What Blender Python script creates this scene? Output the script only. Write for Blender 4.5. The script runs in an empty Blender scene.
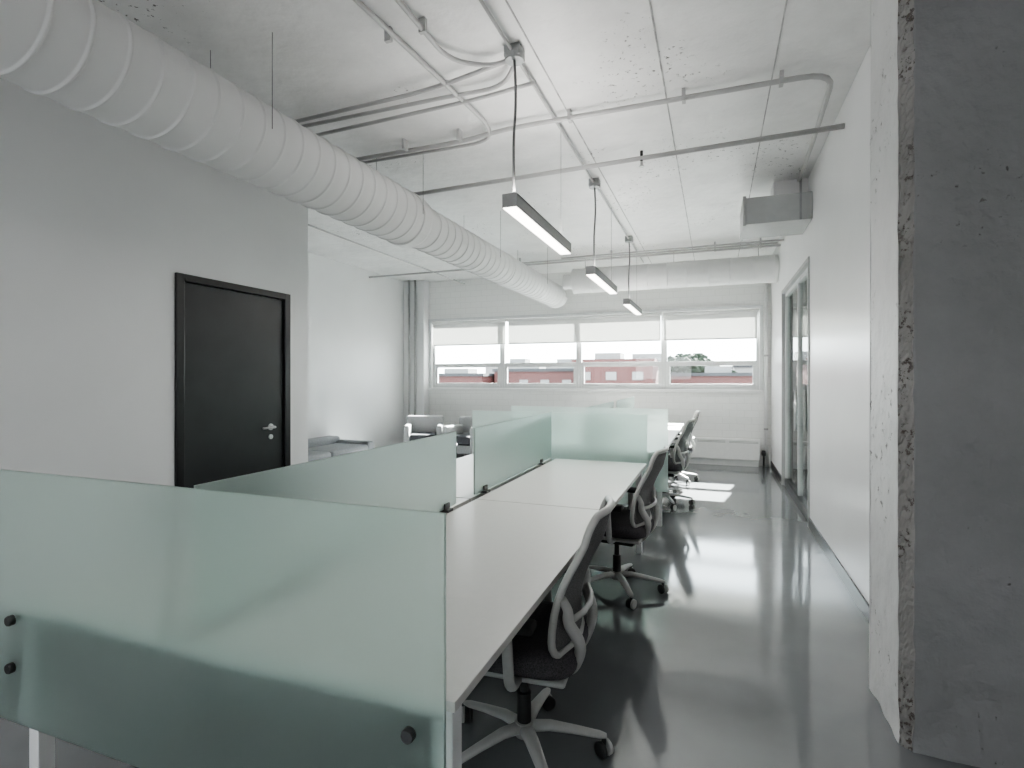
import bpy, bmesh, math, random
from mathutils import Vector, Matrix, noise
random.seed(4)
S=bpy.context.scene
COL=S.collection

# ---------------------------------------------------------------- materials
def newmat(name):
    m=bpy.data.materials.new(name); m.use_nodes=True
    nt=m.node_tree
    for n in list(nt.nodes): nt.nodes.remove(n)
    out=nt.nodes.new('ShaderNodeOutputMaterial')
    return m,nt,out
def lnk(nt,a,b): nt.links.new(a,b)
def mat(name,col,rough=.5,metal=0,nscale=0,namt=0.0,bump=0,bscale=40,spec=.5,rvar=0,coat=0,ior=1.5):
    m,nt,out=newmat(name)
    b=nt.nodes.new('ShaderNodeBsdfPrincipled')
    b.inputs['Base Color'].default_value=(*col,1); b.inputs['Roughness'].default_value=rough
    b.inputs['Metallic'].default_value=metal; b.inputs['Specular IOR Level'].default_value=spec
    b.inputs['Coat Weight'].default_value=coat; b.inputs['IOR'].default_value=ior
    tc=nt.nodes.new('ShaderNodeTexCoord')
    if nscale:
        n=nt.nodes.new('ShaderNodeTexNoise'); n.inputs['Scale'].default_value=nscale; n.inputs['Detail'].default_value=5
        lnk(nt,tc.outputs['Object'],n.inputs['Vector'])
        r=nt.nodes.new('ShaderNodeValToRGB')
        r.color_ramp.elements[0].position=.3; r.color_ramp.elements[1].position=.7
        r.color_ramp.elements[0].color=(*[c*(1-namt) for c in col],1)
        r.color_ramp.elements[1].color=(*[min(1,c*(1+namt)) for c in col],1)
        lnk(nt,n.outputs['Fac'],r.inputs['Fac']); lnk(nt,r.outputs['Color'],b.inputs['Base Color'])
        if rvar:
            mr=nt.nodes.new('ShaderNodeMapRange'); mr.inputs['To Min'].default_value=max(0,rough-rvar); mr.inputs['To Max'].default_value=rough+rvar
            lnk(nt,n.outputs['Fac'],mr.inputs['Value']); lnk(nt,mr.outputs['Result'],b.inputs['Roughness'])
    if bump:
        n2=nt.nodes.new('ShaderNodeTexNoise'); n2.inputs['Scale'].default_value=bscale; n2.inputs['Detail'].default_value=4
        lnk(nt,tc.outputs['Object'],n2.inputs['Vector'])
        bp=nt.nodes.new('ShaderNodeBump'); bp.inputs['Strength'].default_value=bump; bp.inputs['Distance'].default_value=.01
        lnk(nt,n2.outputs['Fac'],bp.inputs['Height']); lnk(nt,bp.outputs['Normal'],b.inputs['Normal'])
    lnk(nt,b.outputs['BSDF'],out.inputs['Surface'])
    return m
def emis(name,col,s):
    m,nt,out=newmat(name); e=nt.nodes.new('ShaderNodeEmission')
    e.inputs['Color'].default_value=(*col,1); e.inputs['Strength'].default_value=s
    lnk(nt,e.outputs['Emission'],out.inputs['Surface']); return m
def glassmat(name,tint,refl):
    m,nt,out=newmat(name); t=nt.nodes.new('ShaderNodeBsdfTransparent'); t.inputs['Color'].default_value=(*tint,1)
    g=nt.nodes.new('ShaderNodeBsdfGlossy'); g.inputs['Roughness'].default_value=.02
    fr=nt.nodes.new('ShaderNodeFresnel'); fr.inputs['IOR'].default_value=refl
    mx=nt.nodes.new('ShaderNodeMixShader'); lnk(nt,fr.outputs['Fac'],mx.inputs['Fac'])
    lnk(nt,t.outputs['BSDF'],mx.inputs[1]); lnk(nt,g.outputs['BSDF'],mx.inputs[2]); lnk(nt,mx.outputs['Shader'],out.inputs['Surface']); return m
def frostmat():
    m,nt,out=newmat('frosted_glass')
    r=nt.nodes.new('ShaderNodeBsdfRefraction'); r.inputs['Color'].default_value=(.90,.96,.94,1); r.inputs['Roughness'].default_value=.42; r.inputs['IOR'].default_value=1.27
    t=nt.nodes.new('ShaderNodeBsdfTranslucent'); t.inputs['Color'].default_value=(.83,.91,.88,1)
    d=nt.nodes.new('ShaderNodeBsdfDiffuse'); d.inputs['Color'].default_value=(.52,.62,.59,1)
    g=nt.nodes.new('ShaderNodeBsdfGlossy'); g.inputs['Roughness'].default_value=.3
    m1=nt.nodes.new('ShaderNodeMixShader'); m1.inputs[0].default_value=.20
    lnk(nt,r.outputs[0],m1.inputs[1]); lnk(nt,t.outputs[0],m1.inputs[2])
    m2=nt.nodes.new('ShaderNodeMixShader'); m2.inputs[0].default_value=.05
    lnk(nt,m1.outputs[0],m2.inputs[1]); lnk(nt,d.outputs[0],m2.inputs[2])
    m3=nt.nodes.new('ShaderNodeMixShader'); m3.inputs[0].default_value=.035
    lnk(nt,m2.outputs[0],m3.inputs[1]); lnk(nt,g.outputs[0],m3.inputs[2])
    lnk(nt,m3.outputs[0],out.inputs['Surface']); return m
def paintworn(name,col,dark,rough,thr,mscale,mthr,bump,sc=22,mott=.82,stain=0):
    m,nt,out=newmat(name); b=nt.nodes.new('ShaderNodeBsdfPrincipled'); b.inputs['Roughness'].default_value=rough
    tc=nt.nodes.new('ShaderNodeTexCoord')
    n1=nt.nodes.new('ShaderNodeTexNoise'); n1.inputs['Scale'].default_value=sc; n1.inputs['Detail'].default_value=6; n1.inputs['Roughness'].default_value=.7
    n2=nt.nodes.new('ShaderNodeTexNoise'); n2.inputs['Scale'].default_value=mscale; n2.inputs['Detail'].default_value=2
    n3=nt.nodes.new('ShaderNodeTexNoise'); n3.inputs['Scale'].default_value=1.5; n3.inputs['Detail'].default_value=9; n3.inputs['Roughness'].default_value=.65
    for n in (n1,n2,n3): lnk(nt,tc.outputs['Object'],n.inputs['Vector'])
    def ramp(n,a,c):
        r=nt.nodes.new('ShaderNodeMapRange'); r.inputs['From Min'].default_value=a; r.inputs['From Max'].default_value=c
        lnk(nt,n.outputs['Fac'],r.inputs['Value']); return r
    r1=ramp(n1,thr,thr+.03); r2=ramp(n2,mthr,mthr+.08)
    mu=nt.nodes.new('ShaderNodeMath'); mu.operation='MULTIPLY'; lnk(nt,r1.outputs[0],mu.inputs[0]); lnk(nt,r2.outputs[0],mu.inputs[1])
    r3=ramp(n3,.3,.62)
    c1=nt.nodes.new('ShaderNodeMix'); c1.data_type='RGBA'; c1.inputs[6].default_value=(*[c*mott for c in col],1); c1.inputs[7].default_value=(*col,1)
    lnk(nt,r3.outputs[0],c1.inputs[0])
    c2=nt.nodes.new('ShaderNodeMix'); c2.data_type='RGBA'; c2.inputs[7].default_value=(*dark,1)
    lnk(nt,mu.outputs[0],c2.inputs[0]); lnk(nt,c1.outputs[2],c2.inputs[6]); lnk(nt,c2.outputs[2],b.inputs['Base Color'])
    n4=nt.nodes.new('ShaderNodeTexNoise'); n4.inputs['Scale'].default_value=9; n4.inputs['Detail'].default_value=8
    lnk(nt,tc.outputs['Object'],n4.inputs['Vector'])
    sb=nt.nodes.new('ShaderNodeMath'); sb.operation='SUBTRACT'; lnk(nt,n4.outputs['Fac'],sb.inputs[0]); lnk(nt,mu.outputs[0],sb.inputs[1])
    bp=nt.nodes.new('ShaderNodeBump'); bp.inputs['Strength'].default_value=bump; bp.inputs['Distance'].default_value=.02
    lnk(nt,sb.outputs[0],bp.inputs['Height']); lnk(nt,bp.outputs[0],b.inputs['Normal'])
    lnk(nt,b.outputs[0],out.inputs['Surface']); return m
def brickmat(name,c1,c2,mort,sx,bump,rough=.7):
    m,nt,out=newmat(name); b=nt.nodes.new('ShaderNodeBsdfPrincipled'); b.inputs['Roughness'].default_value=rough
    tc=nt.nodes.new('ShaderNodeTexCoord'); sep=nt.nodes.new('ShaderNodeSeparateXYZ'); cb=nt.nodes.new('ShaderNodeCombineXYZ')
    lnk(nt,tc.outputs['Object'],sep.inputs[0]); lnk(nt,sep.outputs['X'],cb.inputs['X']); lnk(nt,sep.outputs['Z'],cb.inputs['Y'])
    br=nt.nodes.new('ShaderNodeTexBrick'); lnk(nt,cb.outputs[0],br.inputs['Vector'])
    br.inputs['Color1'].default_value=(*c1,1); br.inputs['Color2'].default_value=(*c2,1); br.inputs['Mortar'].default_value=(*mort,1)
    br.inputs['Scale'].default_value=sx; br.inputs['Mortar Size'].default_value=.012
    lnk(nt,br.outputs['Color'],b.inputs['Base Color'])
    bp=nt.nodes.new('ShaderNodeBump'); bp.inputs['Strength'].default_value=bump; bp.inputs['Distance'].default_value=.004; bp.invert=True
    lnk(nt,br.outputs['Fac'],bp.inputs['Height']); lnk(nt,bp.outputs[0],b.inputs['Normal'])
    lnk(nt,b.outputs[0],out.inputs['Surface']); return m

M_wall=mat('wall_paint',(.73,.735,.74),.42,nscale=1.2,namt=.03,bump=.05,bscale=30)
M_wallR=mat('wall_paint_semigloss',(.80,.80,.805),.3,nscale=1.5,namt=.03,bump=.12,bscale=5)
M_ceil=paintworn('ceiling_painted_concrete',(.77,.77,.765),(.14,.135,.13),.4,.605,.9,.54,.6,24,.82)
M_colshade=paintworn('column_front_shaded',(.27,.27,.275),(.14,.13,.125),.48,.635,2.2,.55,1.0,24,.78)  # front face: its shade from the windows is put into this darker grey
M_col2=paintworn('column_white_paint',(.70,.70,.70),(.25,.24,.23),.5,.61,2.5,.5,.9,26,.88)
M_col3=paintworn('column_bare_edge',(.36,.35,.34),(.14,.12,.11),.8,.55,5,.45,1.0,40,.6)
M_blk=brickmat('painted_block',(.80,.80,.79),(.79,.79,.78),(.73,.73,.72),2.2,.3,.5)
M_floor=mat('epoxy_floor',(.165,.173,.18),.09,nscale=1.7,namt=.10,bump=.08,bscale=2.6,rvar=.035,spec=.5,ior=1.9)
M_black=mat('black_satin',(.012,.012,.013),.3,nscale=6,namt=.1)
M_doorp=mat('door_charcoal',(.022,.023,.025),.32,nscale=4,namt=.15)
M_steel=mat('brushed_steel',(.55,.55,.55),.28,1,nscale=60,namt=.08)
M_dsteel=mat('dark_steel',(.10,.10,.10),.3,.8,nscale=60,namt=.08)
M_duct=mat('duct_white',(.72,.72,.72),.45,nscale=3,namt=.03)
M_cond=mat('conduit_painted',(.42,.42,.42),.4,nscale=8,namt=.05)
M_galv=mat('galvanised',(.30,.31,.31),.45,.5,nscale=12,namt=.1)
M_desk=mat('desk_laminate',(.60,.588,.57),.33,nscale=30,namt=.015)
M_leg=mat('powder_white',(.74,.74,.74),.35,nscale=20,namt=.02)
M_frost=frostmat()
M_plas=mat('chair_plastic_grey',(.48,.475,.465),.4,nscale=20,namt=.03)
M_fab=mat('chair_fabric_dark',(.085,.08,.087),.9,nscale=240,namt=.5,bump=.3,bscale=300)
M_mesh=mat('chair_mesh_grey',(.16,.157,.16),.8,nscale=300,namt=.5,bump=.3,bscale=400)
M_rub=mat('rubber_dark',(.03,.03,.03),.5,nscale=10,namt=.1)
M_alu=mat('fixture_aluminium',(.30,.30,.30),.4,.3,nscale=20,namt=.05)
M_led=emis('led_diffuser',(1,.96,.9),6)
M_cord=mat('cord_grey',(.16,.16,.16),.5,nscale=20,namt=.05)
M_win=mat('window_frame',(.62,.63,.635),.4,nscale=10,namt=.04)
M_jamb=mat('jamb_grey',(.40,.41,.41),.4,nscale=10,namt=.04)
M_glass=glassmat('window_glass',(.95,.98,.97),1.3)
M_glass2=glassmat('partition_glass',(.86,.93,.90),1.45)
m,nt,out=newmat('roller_shade')
t=nt.nodes.new('ShaderNodeBsdfTranslucent'); t.inputs[0].default_value=(.45,.45,.44,1)
d=nt.nodes.new('ShaderNodeBsdfDiffuse'); d.inputs[0].default_value=(.85,.85,.84,1)
mx=nt.nodes.new('ShaderNodeMixShader'); mx.inputs[0].default_value=.55; lnk(nt,t.outputs[0],mx.inputs[1]); lnk(nt,d.outputs[0],mx.inputs[2]); lnk(nt,mx.outputs[0],out.inputs['Surface'])
M_shade=m
M_sofa=mat('upholstery_grey',(.27,.28,.29),.75,nscale=60,namt=.15,bump=.1,bscale=120)
M_sofad=mat('upholstery_dark',(.07,.07,.08),.8,nscale=60,namt=.2)
M_tub=mat('armchair_light_grey',(.34,.345,.35),.7,nscale=60,namt=.08,bump=.1,bscale=120)
M_brick=brickmat('red_brick',(.075,.020,.017),(.06,.016,.014),(.06,.04,.038),1.6,.2)
M_extw=mat('render_white',(.17,.168,.165),.8,nscale=1,namt=.08)
M_roof=mat('roof_dark',(.03,.03,.033),.8,nscale=1,namt=.2)
M_leaf=mat('foliage',(.010,.017,.008),.9,nscale=3,namt=.5)
M_bark=mat('bark',(.03,.025,.02),.9,nscale=5,namt=.3)
M_asph=mat('asphalt',(.15,.15,.15),.9,nscale=.5,namt=.15)

# ---------------------------------------------------------------- geometry helpers
def mk(name,verts,faces,mt,parent=None,smooth=False,bevel=0,seg=2):
    me=bpy.data.meshes.new(name); me.from_pydata([tuple(v) for v in verts],[],faces); me.update()
    bm=bmesh.new(); bm.from_mesh(me); bmesh.ops.recalc_face_normals(bm,faces=bm.faces); bm.to_mesh(me); bm.free()
    me.materials.append(mt)
    if smooth:
        for p in me.polygons: p.use_smooth=True
    o=bpy.data.objects.new(name,me); COL.objects.link(o)
    if parent: o.parent=parent
    if bevel:
        b=o.modifiers.new('bevel','BEVEL'); b.width=bevel; b.segments=seg; b.limit_method='ANGLE'; b.angle_limit=.6
        if seg>2:
            for p in me.polygons: p.use_smooth=True
    return o
def bx(b):
    x0,x1,y0,y1,z0,z1=b
    v=[(x0,y0,z0),(x1,y0,z0),(x1,y1,z0),(x0,y1,z0),(x0,y0,z1),(x1,y0,z1),(x1,y1,z1),(x0,y1,z1)]
    f=[(0,3,2,1),(4,5,6,7),(0,1,5,4),(1,2,6,5),(2,3,7,6),(3,0,4,7)]
    return v,f
def boxes(name,lst,mt,parent=None,bevel=0,seg=2):
    V=[];F=[]
    for b in lst:
        v,f=bx(b); n=len(V); V+=v; F+=[tuple(i+n for i in q) for q in f]
    return mk(name,V,F,mt,parent,bevel=bevel,seg=seg)
def box(name,x0,x1,y0,y1,z0,z1,mt,parent=None,bevel=0,seg=2): return boxes(name,[(x0,x1,y0,y1,z0,z1)],mt,parent,bevel,seg)
def empty(name,loc=(0,0,0),rz=0):
    e=bpy.data.objects.new(name,None); e.location=loc; e.rotation_euler=(0,0,rz); e.empty_display_size=.1; COL.objects.link(e); return e
def rounded(pts,r=.08,n=5):
    pts=[Vector(p) for p in pts]; out=[pts[0]]
    for i in range(1,len(pts)-1):
        a,b,c=pts[i-1],pts[i],pts[i+1]
        da=(a-b); dc=(c-b); ra=min(r,da.length*.48); rc=min(r,dc.length*.48)
        p0=b+da.normalized()*ra; p1=b+dc.normalized()*rc
        for k in range(n+1):
            t=k/n; out.append(p0*(1-t)**2+b*2*t*(1-t)+p1*t*t)
    out.append(pts[-1]); return out
def tubedata(pts,r,n=10,closed=False,flat=1.0):
    pts=[Vector(p) for p in pts]; N=len(pts); V=[];F=[]
    def tan(i):
        if closed: return (pts[(i+1)%N]-pts[(i-1)%N]).normalized()
        if i==0: return (pts[1]-pts[0]).normalized()
        if i==N-1: return (pts[-1]-pts[-2]).normalized()
        return (pts[i+1]-pts[i-1]).normalized()
    t=tan(0); up=Vector((0,0,1)) if abs(t.z)<.9 else Vector((0,1,0))
    nrm=(up-t*up.dot(t)).normalized()
    for i in range(N):
        t=tan(i); nrm=(nrm-t*nrm.dot(t)).normalized(); bi=t.cross(nrm)
        rr=r[i] if isinstance(r,(list,tuple)) else r
        for k in range(n):
            a=2*math.pi*k/n; V.append(pts[i]+nrm*math.cos(a)*rr*flat+bi*math.sin(a)*rr)
    L=N if closed else N-1
    for i in range(L):
        j=(i+1)%N
        for k in range(n):
            k2=(k+1)%n; F.append((i*n+k,i*n+k2,j*n+k2,j*n+k))
    if not closed:
        F.append(tuple(range(n))[::-1]); F.append(tuple((N-1)*n+k for k in range(n)))
    return V,F
def tube(name,pts,r,mt,parent=None,n=10,closed=False,flat=1.0):
    V,F=tubedata(pts,r,n,closed,flat); return mk(name,V,F,mt,parent,smooth=True)
def tubes(name,lst,mt,parent=None,n=10):
    V=[];F=[]
    for pts,r in lst:
        v,f=tubedata(pts,r,n); k=len(V); V+=v; F+=[tuple(i+k for i in q) for q in f]
    return mk(name,V,F,mt,parent,smooth=True)
def lathe(name,prof,c,mt,parent=None,n=24,axis='z'):
    V=[];F=[]
    for r,h in prof:
        for k in range(n):
            a=2*math.pi*k/n; p=(r*math.cos(a),r*math.sin(a),h)
            if axis=='y': p=(p[0],p[2],p[1])
            if axis=='x': p=(p[2],p[0],p[1])
            V.append((c[0]+p[0],c[1]+p[1],c[2]+p[2]))
    for i in range(len(prof)-1):
        for k in range(n):
            k2=(k+1)%n; F.append((i*n+k,i*n+k2,(i+1)*n+k2,(i+1)*n+k))
    F.append(tuple(range(n))); F.append(tuple((len(prof)-1)*n+k for k in range(n)))
    return mk(name,V,F,mt,parent,smooth=False)

# ---------------------------------------------------------------- constants
H=1.45; ZC=3.42; XL=-3.4; XR=.86; YF=9.76; XA=-5.95; YB=-3.2; XRR=3.6

# ---------------------------------------------------------------- room shell
box('floor',XA-.2,XRR+.2,YB-.2,YF+.2,-.15,0,M_floor)
box('ceiling',XA-.2,XRR+.2,YB-.2,YF+.2,ZC,ZC+.2,M_ceil)
D0,D1,DT=2.66,3.58,2.11
boxes('wall_left',[(XL-.14,XL,YB,D0,0,ZC),(XL-.14,XL,D1,3.87,0,ZC),(XL-.14,XL,D0,D1,DT,ZC),(XA-.15,XL-.14,3.73,3.87,0,ZC)],M_wall)
box('wall_lounge',XA-.15,XA,3.87,YF,0,ZC,M_wall)
O0,O1,OT=5.95,8.15,2.6
boxes('wall_right',[(XR,XR+.2,2.95,O0,0,ZC),(XR,XR+.2,O0,O1,OT,ZC),(XR,XR+.2,O1,YF,0,ZC)],M_wallR)
boxes('wall_side_room',[(XRR,XRR+.15,2.9,YF,0,ZC),(XR+.2,XRR,4.6,4.75,0,ZC)],M_wall)
WX0,WX1,WZ0,WZ1=-5.42,.69,1.25,2.60
boxes('wall_far',[(XA-.15,WX0,YF,YF+.2,0,ZC),(WX1,1.5,YF,YF+.2,0,ZC),(3.2,XRR+.15,YF,YF+.2,0,ZC),
  (WX0,WX1,YF,YF+.2,0,WZ0),(WX0,WX1,YF,YF+.2,WZ1,ZC),(1.5,3.2,YF,YF+.2,0,WZ0),(1.5,3.2,YF,YF+.2,WZ1,ZC)],M_blk)
boxes('wall_rear',[(XL-.14,-3.1,YB-.2,YB,0,ZC),(-.9,XRR,YB-.2,YB,0,ZC),(-3.1,-.9,YB-.2,YB,0,1.4),(-3.1,-.9,YB-.2,YB,2.3,ZC)],M_wall)  # unseen opening behind the camera, added to let sky light in
box('wall_rear_right',1.9,2.05,YB,2.9,0,ZC,M_wall)
def rough_column():
    x0,x1,y0,y1=.68,2.1,2.5,2.95
    nx,ny,nz=60,20,230
    V=[];F=[]
    path=[(x0,y1-(y1-y0-.045)*i/ny) for i in range(ny+1)]
    nc=8
    path+=[(x0+.04*(i/nc)**1.3,y0+.045*(1-i/nc)) for i in range(1,nc+1)]
    path+=[(x0+.04+(x1-x0-.04)*((i+1)/(nx+1))**1.3,y0) for i in range(nx+1)]
    P=len(path)
    for k in range(nz+1):
        z=ZC*k/nz
        for i,(x,y) in enumerate(path):
            ch=1.0 if ny<i<ny+nc else 0.0
            q=Vector((x*9,y*9,z*9)); q2=Vector((x*60,y*60,z*34))
            a=noise.noise(q)*.003+noise.noise(q*.3)*.003
            e=(abs(noise.noise(q2))*.010+abs(noise.noise(Vector((3,1,z*7))))*.004)*ch
            ed=noise.noise(Vector((z*14,i*.3,2)))*.007 if i in (ny,ny+nc) else 0
            low=math.exp(-z/.25)*.015*noise.noise(Vector((x*7,y*7,z*7)))
            nx_,ny_=(-1,0) if i<=ny else (0,-1)
            V.append((x+nx_*(a+low)+e+(ed if i>ny else 0),y+ny_*(a+low)+e+(ed if i<=ny else 0),z))
    mi=[]
    for k in range(nz):
        for i in range(P-1): F.append((k*P+i,k*P+i+1,(k+1)*P+i+1,(k+1)*P+i)); mi.append(1 if i<ny else (2 if i<ny+nc else 0))
    n=len(V); V+=[(x1,y1,0),(x1,y1,ZC)]
    F.append((0,n,n+1,nz*P)); F.append((P-1,nz*P+P-1,n+1,n)); mi+=[1,0]
    o=mk('concrete_column',V,F,M_colshade,smooth=True)
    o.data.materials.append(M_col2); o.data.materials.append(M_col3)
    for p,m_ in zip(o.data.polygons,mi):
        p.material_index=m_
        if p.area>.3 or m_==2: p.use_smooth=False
    return o
rough_column()
boxes('trim_1',[(XA,WX0-.06,YF-.22,YF,0,ZC)],M_wall,bevel=.01)
boxes('baseboard_right',[(XR-.012,XR,3.0,O0-.035,0,.10),(XR-.012,XR,O1+.035,YF,0,.10)],M_black)
boxes('baseboard_left',[(XL,XL+.012,YB,D0-.06,0,.10),(XL,XL+.012,D1+.06,3.87,0,.10)],M_black)
boxes('trim_2',[(x-.004,x+.004,-2,YF-.1,ZC-.005,ZC) for x in (-.32,.35,-1.02,-4.2)],mat('ridge',(.40,.40,.40),.7,nscale=9,namt=.4))

# door (left)
e=empty('door_1',(XL,0,0))
boxes('door_frame',[(-.12,.02,D0-.06,D0,0,DT+.05),(-.12,.02,D1,D1+.06,0,DT+.05),(-.12,.02,D0,D1,DT,DT+.05)],M_black,e,bevel=.004)
boxes('door_stop',[(-.1,-.045,D0,D0+.02,0,DT),(-.1,-.045,D1-.02,D1,0,DT),(-.1,-.045,D0,D1,DT-.02,DT)],M_black,e)
box('door_leaf',-.045,-.005,D0+.004,D1-.004,.008,DT-.004,M_doorp,e,bevel=.002)
lathe('handle_rose',[(.0,.0),(.027,.0),(.027,.008),(.011,.010),(.011,.04),(0,.04)],(-.005,3.44,1.05),M_steel,e,20,'x')
tube('handle_lever',rounded([(.035,3.44,1.05),(.05,3.44,1.05),(.05,3.31,1.05)],.012),.009,M_steel,e)
lathe('lock_cylinder',[(.0,.0),(.02,.0),(.02,.01),(0,.012)],(-.005,3.44,.97),M_steel,e,20,'x')
boxes('door_hinges',[(-.01,.003,D0+.0,D0+.012,z,z+.1) for z in (.25,1.0,1.8)],M_black,e)

# glazed office front with door
e=empty('door_2',(XR+.06,0,0))
fr=[(-.03,.03,O0+.01,O0+.05,0,OT-.01),(-.03,.03,O1-.05,O1-.01,0,OT-.01),(-.03,.03,O0+.05,O1-.05,OT-.06,OT-.01)]+[(-.029,.029,y,y+.035,.1,OT-.06) for y in (6.95,)]
boxes('glazing_frame',fr,M_win,e,bevel=.003)
box('glazing_sill',-.04,.04,O0+.05,O1-.05,0,.10,M_black,e)
box('glazing_pane',-.005,.005,O0+.05,O1-.05,.1,OT-.06,M_glass2,e)
tube('pull_handle',[(-.06,6.88,.85),(-.06,6.88,1.3)],.012,M_steel,e)
boxes('handle_posts',[(-.06,-.005,6.872,6.888,.9,.916),(-.06,-.005,6.872,6.888,1.24,1.256)],M_steel,e)
boxes('trim_3',[(XR-.012,XR+.21,O0-.03,O0+.01,0,OT-.01),(XR-.012,XR+.21,O1-.01,O1+.03,0,OT-.01),(XR-.012,XR+.21,O0-.03,O1+.03,OT-.01,OT+.03)],M_jamb)
e=empty('side_room_fill_panel',(2.3,7.0,ZC))  # added glowing panel, lightens the side room behind the glass
boxes('fill_panel_housing',[(-.62,-.6,-.62,.62,-.06,0),(.6,.62,-.62,.62,-.06,0),(-.6,.6,-.62,-.6,-.06,0),(-.6,.6,.6,.62,-.06,0)],M_leg,e)
box('fill_panel_diffuser',-.6,.6,-.6,.6,-.05,-.02,M_led,e)

# ---------------------------------------------------------------- windows
n=4; w=(WX1-WX0)/n; yw=YF+.08
for i in range(n):
    a=WX0+w*i; b=a+w
    e=empty('window_%d'%(i+1),(a,yw,0)); W=b-a
    boxes('window_frame',[(0,.05,-.03,.04,WZ0,WZ1),(W-.05,W,-.03,.04,WZ0,WZ1),(0.05,W-.05,-.03,.04,WZ0,WZ0+.06),(0.05,W-.05,-.03,.04,WZ1-.05,WZ1)],M_win,e,bevel=.004)
    boxes('window_sash',[(.05,W-.05,-.02,.03,1.66,1.74),(.05,.10,-.02,.03,1.31,1.66),(W-.10,W-.05,-.02,.03,1.31,1.66),(.10,W-.10,-.02,.03,1.31,1.35)],M_win,e,bevel=.003)
    box('window_pane',.05,W-.05,.0,.006,WZ0+.06,WZ1-.05,M_glass,e)
e=empty('window_5',(1.5,yw,0))  # extra unseen window, added so daylight reaches the side room
boxes('window_frame',[(0,.05,-.03,.04,WZ0,WZ1),(1.65,1.7,-.03,.04,WZ0,WZ1),(.05,1.65,-.03,.04,WZ0,WZ0+.06),(.05,1.65,-.03,.04,WZ1-.05,WZ1),(.05,1.65,-.03,.04,1.66,1.71)],M_win,e)
box('window_pane',.05,1.65,0,.006,WZ0+.06,WZ1-.05,M_glass,e)
box('trim_4',WX0-.05,WX1+.03,YF-.06,YF+.04,WZ0-.05,WZ0+.002,M_leg,bevel=.006)
boxes('trim_5',[(WX0-.02,WX1+.02,YF-.03,YF,WZ1,WZ1+.05),(WX0-.06,WX0,YF-.02,YF,WZ0,WZ1+.05),(WX1,WX1+.05,YF-.02,YF,WZ0,WZ1+.05)],M_win)
xs=[WX0+.02,-3.78,-3.76,-.87,-.85,WX1-.02]
for a,b in ((xs[0],xs[1]),(xs[2],xs[3]),(xs[4],xs[5])):
    e=empty('roller_blind',(a,YF-.01,0)); W=b-a
    box('shade_fabric',.02,W-.02,-.002,.0,2.12,2.55,M_shade,e)
    tube('shade_roll',[(0,.0,2.565),(W,.0,2.565)],.028,M_leg,e,14)
    box('hem_bar',.02,W-.02,-.008,.006,2.10,2.125,M_leg,e,bevel=.003)
e=empty('baseboard_heater',(0,YF,0))
box('heater_cabinet',-5.3,WX1,-.13,0,.10,.44,M_leg,e,bevel=.01)
boxes('heater_grille',[(-5.28+i*.5,-5.28+i*.5+.44,-.135,-.128,.38,.39) for i in range(12)]+[(-5.28+i*.5,-5.28+i*.5+.44,-.135,-.128,.40,.41) for i in range(12)],M_jamb,e)
box('heater_plinth',-5.25,WX1-.02,-.10,0,0,.10,M_win,e)
e=empty('riser_pipe',(.78,YF-.05,0))
tube('pipe',[(0,0,0),(0,0,ZC)],.025,M_duct,e); 
boxes('pipe_bracket',[(-.03,.03,-.03,.05,z,z+.03) for z in (.6,1.8,3.0)],M_cond,e)
e=empty('heating_valve',(.74,YF-.12,0)); tube('valve_pipe',[(0,0,0),(0,0,.2)],.015,M_rub,e); lathe('valve_knob',[(0,0),(.03,0),(.035,.04),(.025,.08),(0,.085)],(0,0,.19),M_rub,e)
e=empty('vertical_pipes',(-5.5,YF-.26,0))
tubes('pipes',[([(x,0,0),(x,0,ZC)],.024) for x in (-.30,-.16)],M_cond,e)

# ---------------------------------------------------------------- spiral duct
def spiral(name,x,z,y0,y1,r,pitch,mt,parent,n=48,seam=.016,h=.007):
    prof=[(0,0),(seam*.2,h),(seam*.8,h),(seam,0),(seam+.006,-.001),(pitch*.3,0),(pitch*.7,0),(pitch-.006,-.001)]
    turns=(y1-y0)/pitch; N=int(turns*n); V=[];F=[];m=len(prof)
    for t in range(N):
        a=2*math.pi*t/n; yb=y0+pitch*t/n
        for py,ph in prof:
            V.append((x+(r+ph)*math.cos(a),yb+py,z+(r+ph)*math.sin(a)))
    for t in range(N-1):
        for k in range(m-1):
            F.append((t*m+k,t*m+k+1,(t+1)*m+k+1,(t+1)*m+k))
        if t+n+1<N: F.append((t*m+m-1,(t+n)*m,(t+n+1)*m,(t+1)*m+m-1))
    return mk(name,V,F,mt,parent,smooth=True)
DX,DZ=-2.6,2.87
e=empty('spiral_duct')
spiral('duct_near',DX,DZ,-2.6,4.25,.232,.15,M_duct,e)
spiral('duct_far',DX,DZ,4.2,9.0,.198,.15,M_duct,e)
lathe('duct_reducer',[(.225,-.18),(.243,-.17),(.243,-.05),(.205,.03),(.205,.12),(.19,.13)],(DX,4.3,DZ),M_duct,e,48,'y')
lathe('duct_end_cap',[(.198,-.12),(.207,-.1),(.207,.0),(.19,.03),(0,.035)],(DX,9.0,DZ),M_duct,e,48,'y')
lathe('duct_coupling',[(.19,-.10),(.207,-.09),(.207,.09),(.19,.10)],(DX,6.6,DZ),M_duct,e,48,'y')
tubes('duct_hangers',[([(DX+s*.238,y,DZ),(DX+s*.238,y,ZC)],.0022) for y in (-.2,2.4,4.1,5.9,7.8) for s in (-1,1)],M_cord,e,6)
e=empty('cross_duct')
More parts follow.
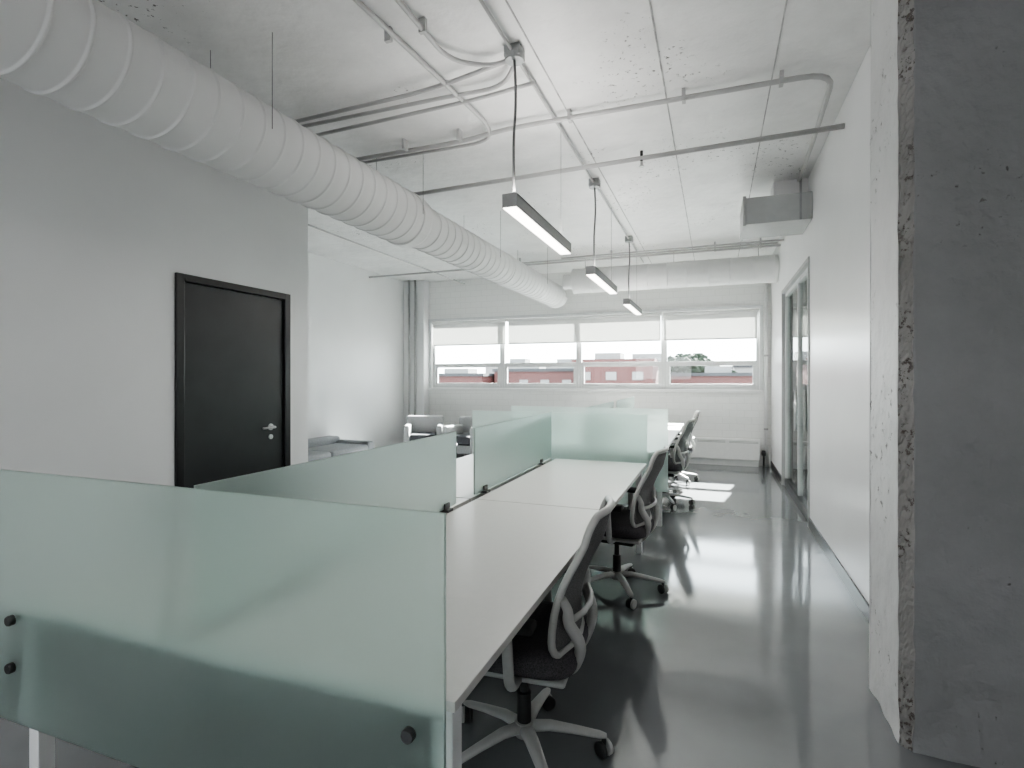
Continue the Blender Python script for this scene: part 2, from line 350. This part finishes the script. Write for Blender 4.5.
def alongx(nm,x0,x1,y,z,r,mt,par,n=40):
    prof=[]; x=x0
    while x<x1-.03:
        prof+=[(r,x),(r+.006,x+.006),(r+.006,x+.014),(r,x+.02)]; x+=.3
    prof.append((r,x1)); lathe(nm,[(0.01,x0-.001)]+prof+[(0.01,x1+.001)],(0,y,z),mt,par,n,'x')
alongx('duct_body',-2.2,XR-.005,8.75,3.05,.2,M_duct,e)
alongx('duct_stub',-2.36,-2.15,8.75,3.05,.12,M_duct,e)
tubes('duct_hangers',[([(x,8.75,3.2),(x,8.75,ZC)],.004) for x in (-2,-.6,.6)],M_cord,e,6)
e=empty('rectangular_duct')
box('duct_box',.27,XR,5.75,6.35,2.95,3.21,M_jamb,e,bevel=.006)
boxes('duct_flange',[(.255,.285,5.735,6.365,2.935,3.225)],M_jamb,e,bevel=.004)
boxes('duct_straps',[(.75,.77,5.745,5.75,2.95,ZC)],M_galv,e)
box('duct_riser',.55,XR,6.0,6.3,3.21,ZC,M_duct,e)

# ---------------------------------------------------------------- conduits
Z=3.36
e=empty('ceiling_conduits')
r=.014
L=[ ([(-3.3,4.62,3.24),(XR,4.42,3.24)],.02),
 (rounded([(-2.95,3.20,Z),(-1.75,3.16,Z),(-1.12,3.02,Z)],.3),r),
 (rounded([(-2.95,3.28,Z),(-1.7,3.28,Z),(-1.3,3.30,Z),(-1.12,3.05,Z)],.15),r),
 (rounded([(-2.95,3.42,Z-.01),(-1.5,3.36,Z-.01),(-1.08,3.3,Z-.01)],.2),r),
 (rounded([(-2.95,3.94,Z),(-1.9,3.94,Z),(-1.5,3.86,Z),(.70,3.86,Z),(.74,4.9,Z),(.74,5.7,Z-.05)],.2),.018),
 (rounded([(-2.95,4.02,Z),(-1.72,4.02,Z),(-1.60,3.8,Z),(-1.72,1.9,Z),(-1.72,-2,Z)],.2),r),
 (rounded([(-1.5,-2,Z),(-1.5,2.9,Z),(-1.3,3.05,Z),(-1.12,3.03,Z)],.15),r),
 ([(-1.12,-2,Z+.02),(-1.12,9.2,Z+.02)],.010),
 (rounded([(-3.6,3.9,3.3),(-3.6,8.2,3.3),(.8,8.2,3.3)],.2),.013),
 ([(-5.94,8.35,3.3),(.855,8.35,3.3)],.016),
 ([(-2.2,8.0,3.28),(.855,7.95,3.28)],.013),
 ([(-4.6,3.9,3.3),(-4.6,9.6,3.3)],.012),
]
tubes('conduit_runs',L,M_cond,e,8)
bl=[]
for (x,y) in ((-1.12,3.02),(-1.12,5.31),(-1.12,7.61)):
    bl.append((x-.05,x+.05,y-.05,y+.05,ZC-.07,ZC))
boxes('junction_boxes',bl,M_galv,e,bevel=.004)
cl=[]
for y in (1.2,2.0,2.6):
    for x in (-1.72,-1.5): cl.append((x-.02,x+.02,y-.012,y+.012,Z-.018,ZC))
for x in (-2.4,-1.9,-1.0,-.2,.4): cl.append((x-.012,x+.012,3.84,3.9,Z-.022,ZC))
for x in (-3,-1.5,0,.6): cl.append((x-.012,x+.012,8.33,8.37,3.28,ZC))
boxes('conduit_clamps',cl,M_cond,e)
e=empty('sprinkler_head',(-.56,4.49,0)); tube('sprinkler_drop',[(0,0,3.22),(0,0,3.30)],.012,M_rub,e); lathe('deflector',[(0,0),(.022,0),(.022,.005),(.008,.008),(.012,.045),(0,.05)],(0,0,3.17),M_steel,e)

# ---------------------------------------------------------------- pendants
def pendant(y0,yc,ycable):
    x=-1.12; Lg=1.26
    e=empty('pendant_light',(x,y0,0))
    zt=2.525; zb=2.445; hw=.045
    boxes('housing',[(-hw,-hw+.004,0,Lg,zb,zt),(hw-.004,hw,0,Lg,zb,zt),(-hw,hw,0,Lg,zt-.012,zt),(-hw,hw,-.004,0,zb,zt),(-hw,hw,Lg,Lg+.004,zb,zt)],M_alu,e)
    box('diffuser',-hw+.004,hw-.004,.0,Lg,zb-.004,zb+.02,M_led,e)
    c=yc-y0
    lathe('canopy',[(.055,-.03),(.06,0),(.06,.01)],(0,c,ZC-.05),M_galv,e)
    tube('power_cord',rounded([(0,c,ZC-.06),(.012,c,3.1),(-.008,c,2.85),(0,c,zt)],.15),.0085,M_cord,e,8)
    tube('suspension_wire',[(0,ycable,zt),(0,ycable,ZC)],.0018,M_cord,e,6)
    lathe('gripper',[(.012,0),(.012,.03),(.004,.04)],(0,c,zt),M_steel,e,12)
    lathe('gripper_far',[(.01,0),(.01,.03),(.003,.04)],(0,ycable,zt),M_steel,e,12)
    return e
for y0,yc,yq,up in ((2.94,3.02,1.12,10),(5.12,5.31,1.12,4),(7.38,7.61,1.02,3),(-2.1,-1.8,1.12,22)):  # last pendant is unseen, added behind the camera for more light
    e=pendant(y0,yc,yq)
    for nm,zz,rx,en in (('down_lamp',2.435,0,13),('up_fill',2.56,math.pi,up)):  # upward area light is added over each housing to brighten the ceiling
        l=bpy.data.lights.new(nm,'AREA'); l.shape='RECTANGLE'; l.size=.07; l.size_y=1.2; l.energy=en; l.color=(1,.97,.93)
        o=bpy.data.objects.new(nm,l); COL.objects.link(o); o.parent=e; o.location=(0,.63,zz); o.rotation_euler=(rx,0,0)

# ---------------------------------------------------------------- desks + screens
def bench(y0,y1,xc,xr,xl,legs):
    e=empty('bench_desk',(0,y0,0)); L=y1-y0
    box('desktop_right',xc+.02,xr,.002,L-.002,.705,.73,M_desk,e,bevel=.002)
    box('desktop_left',xl,xc-.02,.002,L-.002,.705,.73,M_desk,e,bevel=.002)
    b=[]
    for x in (xr-.10,xl+.05): b.append((x,x+.05,.10,L-.10,.655,.704))
    for y,ins in legs:
        for x in (xr-.075-ins,xl+.025+ins): b.append((x,x+.05,y,y+.05,0,.704))
        b.append((xl+.05,xr-.05,y+.005,y+.045,.656,.703))
    boxes('frame',b,M_leg,e,bevel=.003)
    box('cable_tray',xc-.12,xc+.12,.2,L-.2,.52,.54,M_leg,e)
    boxes('tray_brackets',[(xc-.01,xc+.01,y,y+.03,.53,.70) for y in (.3,L-.3)],M_leg,e)
    return e
bench(1.075,2.93,-1.35,-.54,-2.16,((.04,0),(1.79,.35)))
bench(2.935,4.66,-1.35,-.54,-2.16,((1.60,0),))
bench(5.39,7.15,-1.23,-.46,-2.0,((.05,0),(1.68,.3)))
bench(7.155,9.0,-1.23,-.46,-2.0,((1.75,0),))
def screen_x(y,xa,xb,z0,z1,stand,side=-1):
    e=empty('frosted_glass_screen',(0,y,0))
    box('glass_panel',xa,xb,-.005,.005,z0,z1,M_frost,e,bevel=.0015)
    for x,z in stand:
        lathe('standoff_cap',[(0,-.022),(.014,-.022),(.016,-.018),(.016,-.006),(0,-.005)] ,(x,0,z),M_dsteel,e,20,'y')
        lathe('standoff_rod',[(0,.005),(.009,.005),(.009,.022),(0,.023)],(x,0,z),M_dsteel,e,14,'y')
def screen_y(x,ya,yb,z0,z1,cl):
    e=empty('frosted_glass_screen',(x,0,0))
    box('glass_panel',-.005,.005,ya,yb,z0,z1,M_frost,e,bevel=.0015)
    boxes('screen_clamps',[(-.032,.032,c-.03,c+.03,.731,.745) for c in cl]+[(-.014,.014,c-.028,c+.028,.7452,.775) for c in cl],M_dsteel,e,bevel=.003)
screen_x(1.05,-2.17,-.55,.36,1.155,[(-2.08,.685),(-2.08,.535),(-.635,.66),(-.635,.52)])
screen_y(-1.36,1.10,2.72,.746,1.15,(1.5,2.6))
screen_y(-1.36,2.97,4.60,.746,1.15,(3.12,4.3))
screen_x(4.70,-2.17,-.54,.36,1.14,[(-2.13,.685),(-.6,.685)])
screen_x(5.35,-2.02,-.42,.36,1.155,[(-1.97,.685),(-.5,.685)])
screen_y(-1.23,5.42,7.0,.746,1.15,(5.6,6.8))
screen_y(-1.23,7.25,8.9,.746,1.15,(7.4,8.7))

# ---------------------------------------------------------------- office chair
def chair(x,y,rz=0):
    e=empty('office_chair',(x,y,0),rz)
    V=[];F=[];n=36;rings=[(.80,.405),(.97,.42),(1.0,.445),(.99,.47),(.93,.49),(.75,.50),(.4,.492),(0.02,.49)]
    for s,z in rings:
        for k in range(n):
            a=2*math.pi*k/n; c,sn=math.cos(a),math.sin(a); p=.42
            X=.245*s*math.copysign(abs(c)**p,c); Y=.25*s*math.copysign(abs(sn)**p,sn)
            zz=z-(.03*max(0,(-X-.14)/.1)**2 if X<-.14 else 0)+.012*(abs(Y)/.25)**2
            V.append((X-.01,Y,zz))
    for i in range(len(rings)-1):
        for k in range(n):
            k2=(k+1)%n; F.append((i*n+k,i*n+k2,(i+1)*n+k2,(i+1)*n+k))
    F.append(tuple(range(n))); F.append(tuple((len(rings)-1)*n+k for k in range(n)))
    mk('seat',V,F,M_fab,e,smooth=True)
    box('seat_pan',-.19,.2,-.2,.2,.385,.41,M_plas,e,bevel=.012,seg=3)
    box('tilt_mechanism',-.10,.13,-.07,.07,.325,.39,M_rub,e,bevel=.015,seg=3)
    tube('tilt_lever',rounded([(0,.05,.355),(0,.25,.35),(-.03,.28,.345)],.03),.007,M_rub,e,8)
    lathe('gas_cylinder',[(.0,.09),(.027,.09),(.027,.24),(.016,.242),(.016,.33),(0,.33)],(0,0,0),M_rub,e,18)
    lathe('base_hub',[(.0,.075),(.036,.075),(.042,.09),(.036,.128),(.0,.13)],(0,0,0),M_plas,e,20)
    for i in range(5):
        a=2*math.pi*i/5+.25; c,s=math.cos(a),math.sin(a)
        pts=[(c*q,s*q,zz) for q,zz in ((.02,.108),(.1,.112),(.2,.098),(.29,.082),(.315,.078))]
        tube('base_leg_%d'%(i+1),pts,[.03,.027,.022,.019,.012],M_plas,e,10,flat=.62)
        cx,cy=c*.305,s*.305
        tube('caster_stem_%d'%(i+1),[(cx,cy,.035),(cx,cy,.08)],.009,M_rub,e,8)
        ta=a+.7; tx,ty=math.cos(ta),math.sin(ta)
        for sg in (-1,1):
            p0=Vector((cx+tx*sg*.009,cy+ty*sg*.009,.03)); p1=Vector((cx+tx*sg*.025,cy+ty*sg*.025,.03))
            tube('caster_wheel_%d'%(i+1),[p0,p0.lerp(p1,.1),p0.lerp(p1,.85),p1],[.026,.03,.03,.024],M_plas if sg>0 else M_rub,e,18)
    def bp(u,t):
        w=.232-.055*t; 
        X=.215+.115*t-.035*math.sin(math.pi*min(1,t*1.3)) -.055*(abs(u)**2)*(1-.3*t)
        return Vector((X,u*w,.50+.475*t))
    nu,ntt=14,20; V=[];F=[]
    for j in range(ntt+1):
        t=.03+.94*j/ntt
        k=1.0
        if t>.86: k=math.sqrt(max(0,1-((t-.86)/.16)**2))*.35+.65
        if t<.12: k=math.sqrt(max(0,1-((.12-t)/.14)**2))*.3+.7
        for i in range(nu+1): V.append(bp((-1+2*i/nu)*k*.98,t))
    for j in range(ntt):
        for i in range(nu):
            q=j*(nu+1)+i; F.append((q,q+1,q+nu+2,q+nu+1))
    o=mk('back_mesh',V,F,M_mesh,e,smooth=True); so=o.modifiers.new('s','SOLIDIFY'); so.thickness=.006; so.offset=0
    loop=[]
    def kk(t):
        if t>.86: return math.sqrt(max(0,1-((t-.86)/.16)**2))*.35+.65
        if t<.12: return math.sqrt(max(0,1-((.12-t)/.14)**2))*.3+.7
        return 1
    T=[.0,.03,.07,.12,.2,.3,.4,.5,.6,.7,.8,.86,.91,.95,.98,1.0]
    for t in T: loop.append(bp(kk(t),t))
    for u in (.4,0,-.4): loop.append(bp(u*.9,1.005))
    for t in T[::-1]: loop.append(bp(-kk(t),t))
    for u in (-.4,0,.4): loop.append(bp(u*.9,-.005))
    tube('back_frame',loop,.0135,M_plas,e,10,closed=True)
    for sg in (-1,1):
        q=bp(sg*.97,.42)+Vector((.008,0,0))
        p2=bp(sg*.80,.22)+Vector((.03,0,0)); p3=bp(sg*.62,.04)+Vector((.05,0,0))
        pts=[q,q.lerp(p2,.5)+Vector((.008,0,0)),p2,p3,Vector((.215,sg*.10,.42)),Vector((.16,sg*.07,.375)),Vector((.08,sg*.05,.36))]
        sm=[]
        for i in range(len(pts)-1):
            p0=pts[max(0,i-1)];p1=pts[i];pp=pts[i+1];p4=pts[min(len(pts)-1,i+2)]
            for k in range(5):
                t=k/5; sm.append(.5*((2*p1)+(-p0+pp)*t+(2*p0-5*p1+4*pp-p4)*t*t+(-p0+3*p1-3*pp+p4)*t**3))
        sm.append(pts[-1]); N=len(sm)
        tube('back_support_%s'%('l' if sg<0 else 'r'),sm,[.010+.011*math.sin(math.pi*min(1,i/N+.1)) for i in range(N)],M_plas,e,10)
    cb=[bp(u,.24)+Vector((.03+.012*(1-u*u),0,0)) for u in (-.8,-.4,0,.4,.8)]
    tube('lumbar_bar',cb,.011,M_plas,e,10)
    for sg in (-1,1):
        tube('arm_post_%s'%('l' if sg<0 else 'r'),rounded([(.03,sg*.18,.395),(.03,sg*.285,.40),(.02,sg*.295,.62)],.05),.019,M_plas,e,10,flat=.8)
        box('arm_pad_%s'%('l' if sg<0 else 'r'),-.12,.12,sg*.295-.04,sg*.295+.04,.615,.645,M_rub,e,bevel=.012,seg=3)
    return e
chair(-.69,1.97,.06)
chair(-.63,3.72,-.10)
chair(-.55,6.45,-.15)
chair(-.53,7.95,.1)

# ---------------------------------------------------------------- lounge
def club(x,y,rz):
    e=empty('lounge_armchair',(x,y,0),rz)
    box('seat_base',-.24,.24,-.30,.30,.12,.28,M_tub,e,bevel=.02,seg=3)
    box('seat_cushion',-.235,.235,-.33,.18,.28,.44,M_sofad,e,bevel=.04,seg=4)
    box('back_rest',-.345,.345,.19,.34,.12,.74,M_tub,e,bevel=.04,seg=4)
    for s in (-1,1): 
        a,b=sorted((s*.24,s*.345)); box('arm_rest_%s'%('l' if s<0 else 'r'),a,b,-.33,.25,.12,.60,M_tub,e,bevel=.035,seg=4)
    for i,(a,b) in enumerate(((-.28,-.27),(.28,-.27),(-.28,.28),(.28,.28))): tube('leg_%d'%(i+1),[(a,b,0),(a,b,.135)],.016,M_steel,e,10)
club(-5.02,8.75,.45); club(-4.15,8.8,-.15)
e=empty('sofa',(-5.45,6.2,0))
box('sofa_base',-.42,.42,-1.0,1.0,.10,.28,M_sofa,e,bevel=.03,seg=3)
box('sofa_seat_1',-.2,.43,-.86,-.005,.28,.42,M_sofa,e,bevel=.04,seg=4)
box('sofa_seat_2',-.2,.43,.005,.86,.28,.42,M_sofa,e,bevel=.04,seg=4)
box('sofa_back',-.44,-.2,-.99,.99,.26,.52,M_sofa,e,bevel=.05,seg=4)
box('sofa_arm_1',-.43,.42,-1.02,-.87,.12,.46,M_sofa,e,bevel=.04,seg=4)
box('sofa_arm_2',-.43,.42,.87,1.02,.12,.46,M_sofa,e,bevel=.04,seg=4)
for i,(a,b) in enumerate(((-.36,-.9),(.36,-.9),(-.36,.9),(.36,.9))): tube('leg_%d'%(i+1),[(a,b,0),(a,b,.11)],.02,M_steel,e,10)
e=empty('coffee_table',(-4.1,7.4,0))
lathe('table_top',[(0,.40),(.38,.40),(.39,.41),(.39,.425),(0,.43)],(0,0,0),M_sofad,e,36)
lathe('table_pedestal',[(0,0),(.22,0),(.22,.012),(.03,.03),(.03,.40),(0,.40)],(0,0,0),M_rub,e,24)

# ---------------------------------------------------------------- exterior
box('exterior_ground',-120,100,12,160,-6.2,-6,M_asph)
def bld(name,x0,x1,y0,y1,zt,mt,wins=0,col=None):
    e=empty(name,(x0,y0,0)); W=x1-x0
    box('body',0,W,0,y1-y0,-6,zt,mt,e); box('parapet',-.15,W+.15,-.15,y1-y0+.15,zt,zt+.25,col or M_roof,e)
    b=[]
    if wins:
        for i in range(wins):
            a=W*(i+.25)/wins; b.append((a,a+W*.4/wins,-.06,0,zt-1.3,zt-.7)); b.append((a,a+W*.5/wins,-.06,0,zt-5,zt-3.6))
        boxes('windows',b,M_extw,e)
        boxes('rooftop_units',[(W*.2,W*.2+2,2,4,zt,zt+.8),(W*.7,W*.7+2.4,2,4,zt,zt+.7)],M_extw,e)
bld('brick_building',-34,-18.5,42,55,1.6,M_brick,6)
bld('brick_building',-18.2,-10.6,44,55,2.0,M_brick,4)
bld('brick_building',-10,-4.2,40,52,2.6,M_brick,3,M_brick)
bld('brick_building',-3.2,9,44,52,1.6,M_brick,7)
bld('white_building',-26,-14,60,70,3.0,M_extw,6)
bld('white_building',2,18,64,74,2.6,M_extw,8)
def tree(x,y,h):
    e=empty('street_tree',(x,y,-6))
    tube('trunk',[(0,0,0),(.1,0,h*.4),(0,.1,h*.7)],[.3,.22,.12],M_bark,e)
    bm=bmesh.new()
    for i in range(22):
        r=random.uniform(.5,1.0); c=Vector((random.uniform(-1.9,1.9),random.uniform(-1.6,1.6),h*.75+random.uniform(-1.6,1.4)))
        res=bmesh.ops.create_icosphere(bm,subdivisions=3,radius=r)
        for v in res['verts']: v.co=v.co*random.uniform(.8,1.2)+c
    me=bpy.data.meshes.new('foliage'); bm.to_mesh(me); bm.free(); me.materials.append(M_leaf)
    o=bpy.data.objects.new('foliage',me); COL.objects.link(o); o.parent=e
tree(-2.9,57,10.4); tree(-7,58,10.2); tree(-.3,60,9.8); tree(-24,35,7.5)

# ---------------------------------------------------------------- lighting
w=bpy.data.worlds.new('sky'); S.world=w; w.use_nodes=True; nt=w.node_tree
bg=nt.nodes['Background']; tc=nt.nodes.new('ShaderNodeTexCoord'); sp=nt.nodes.new('ShaderNodeSeparateXYZ')
rp=nt.nodes.new('ShaderNodeValToRGB'); rp.color_ramp.elements[0].position=0; rp.color_ramp.elements[0].color=(.96,.98,1,1)
rp.color_ramp.elements[1].position=.6; rp.color_ramp.elements[1].color=(.80,.90,1,1)
nt.links.new(tc.outputs['Generated'],sp.inputs[0]); nt.links.new(sp.outputs['Z'],rp.inputs[0]); nt.links.new(rp.outputs[0],bg.inputs[0])
bg.inputs[1].default_value=9
sun=bpy.data.lights.new('sun','SUN'); sun.energy=110; sun.angle=.012; sun.color=(1,.975,.94)
so=bpy.data.objects.new('sun',sun); COL.objects.link(so)
dr=Vector((-.40,-2.26,-1.6)); so.rotation_euler=dr.to_track_quat('-Z','Y').to_euler(); so.location=(3,20,12)

cam=bpy.data.cameras.new('camera'); co=bpy.data.objects.new('camera',cam); COL.objects.link(co); S.camera=co
cam.sensor_width=36; cam.lens=36*540/1024; cam.shift_y=-6/1024; cam.clip_start=.05; cam.clip_end=500
co.location=(0,0,H); co.rotation_euler=(math.pi/2,0,math.atan(203/540))
S.view_settings.view_transform='AgX'; S.view_settings.look='AgX - Medium High Contrast'; S.view_settings.exposure=0.4
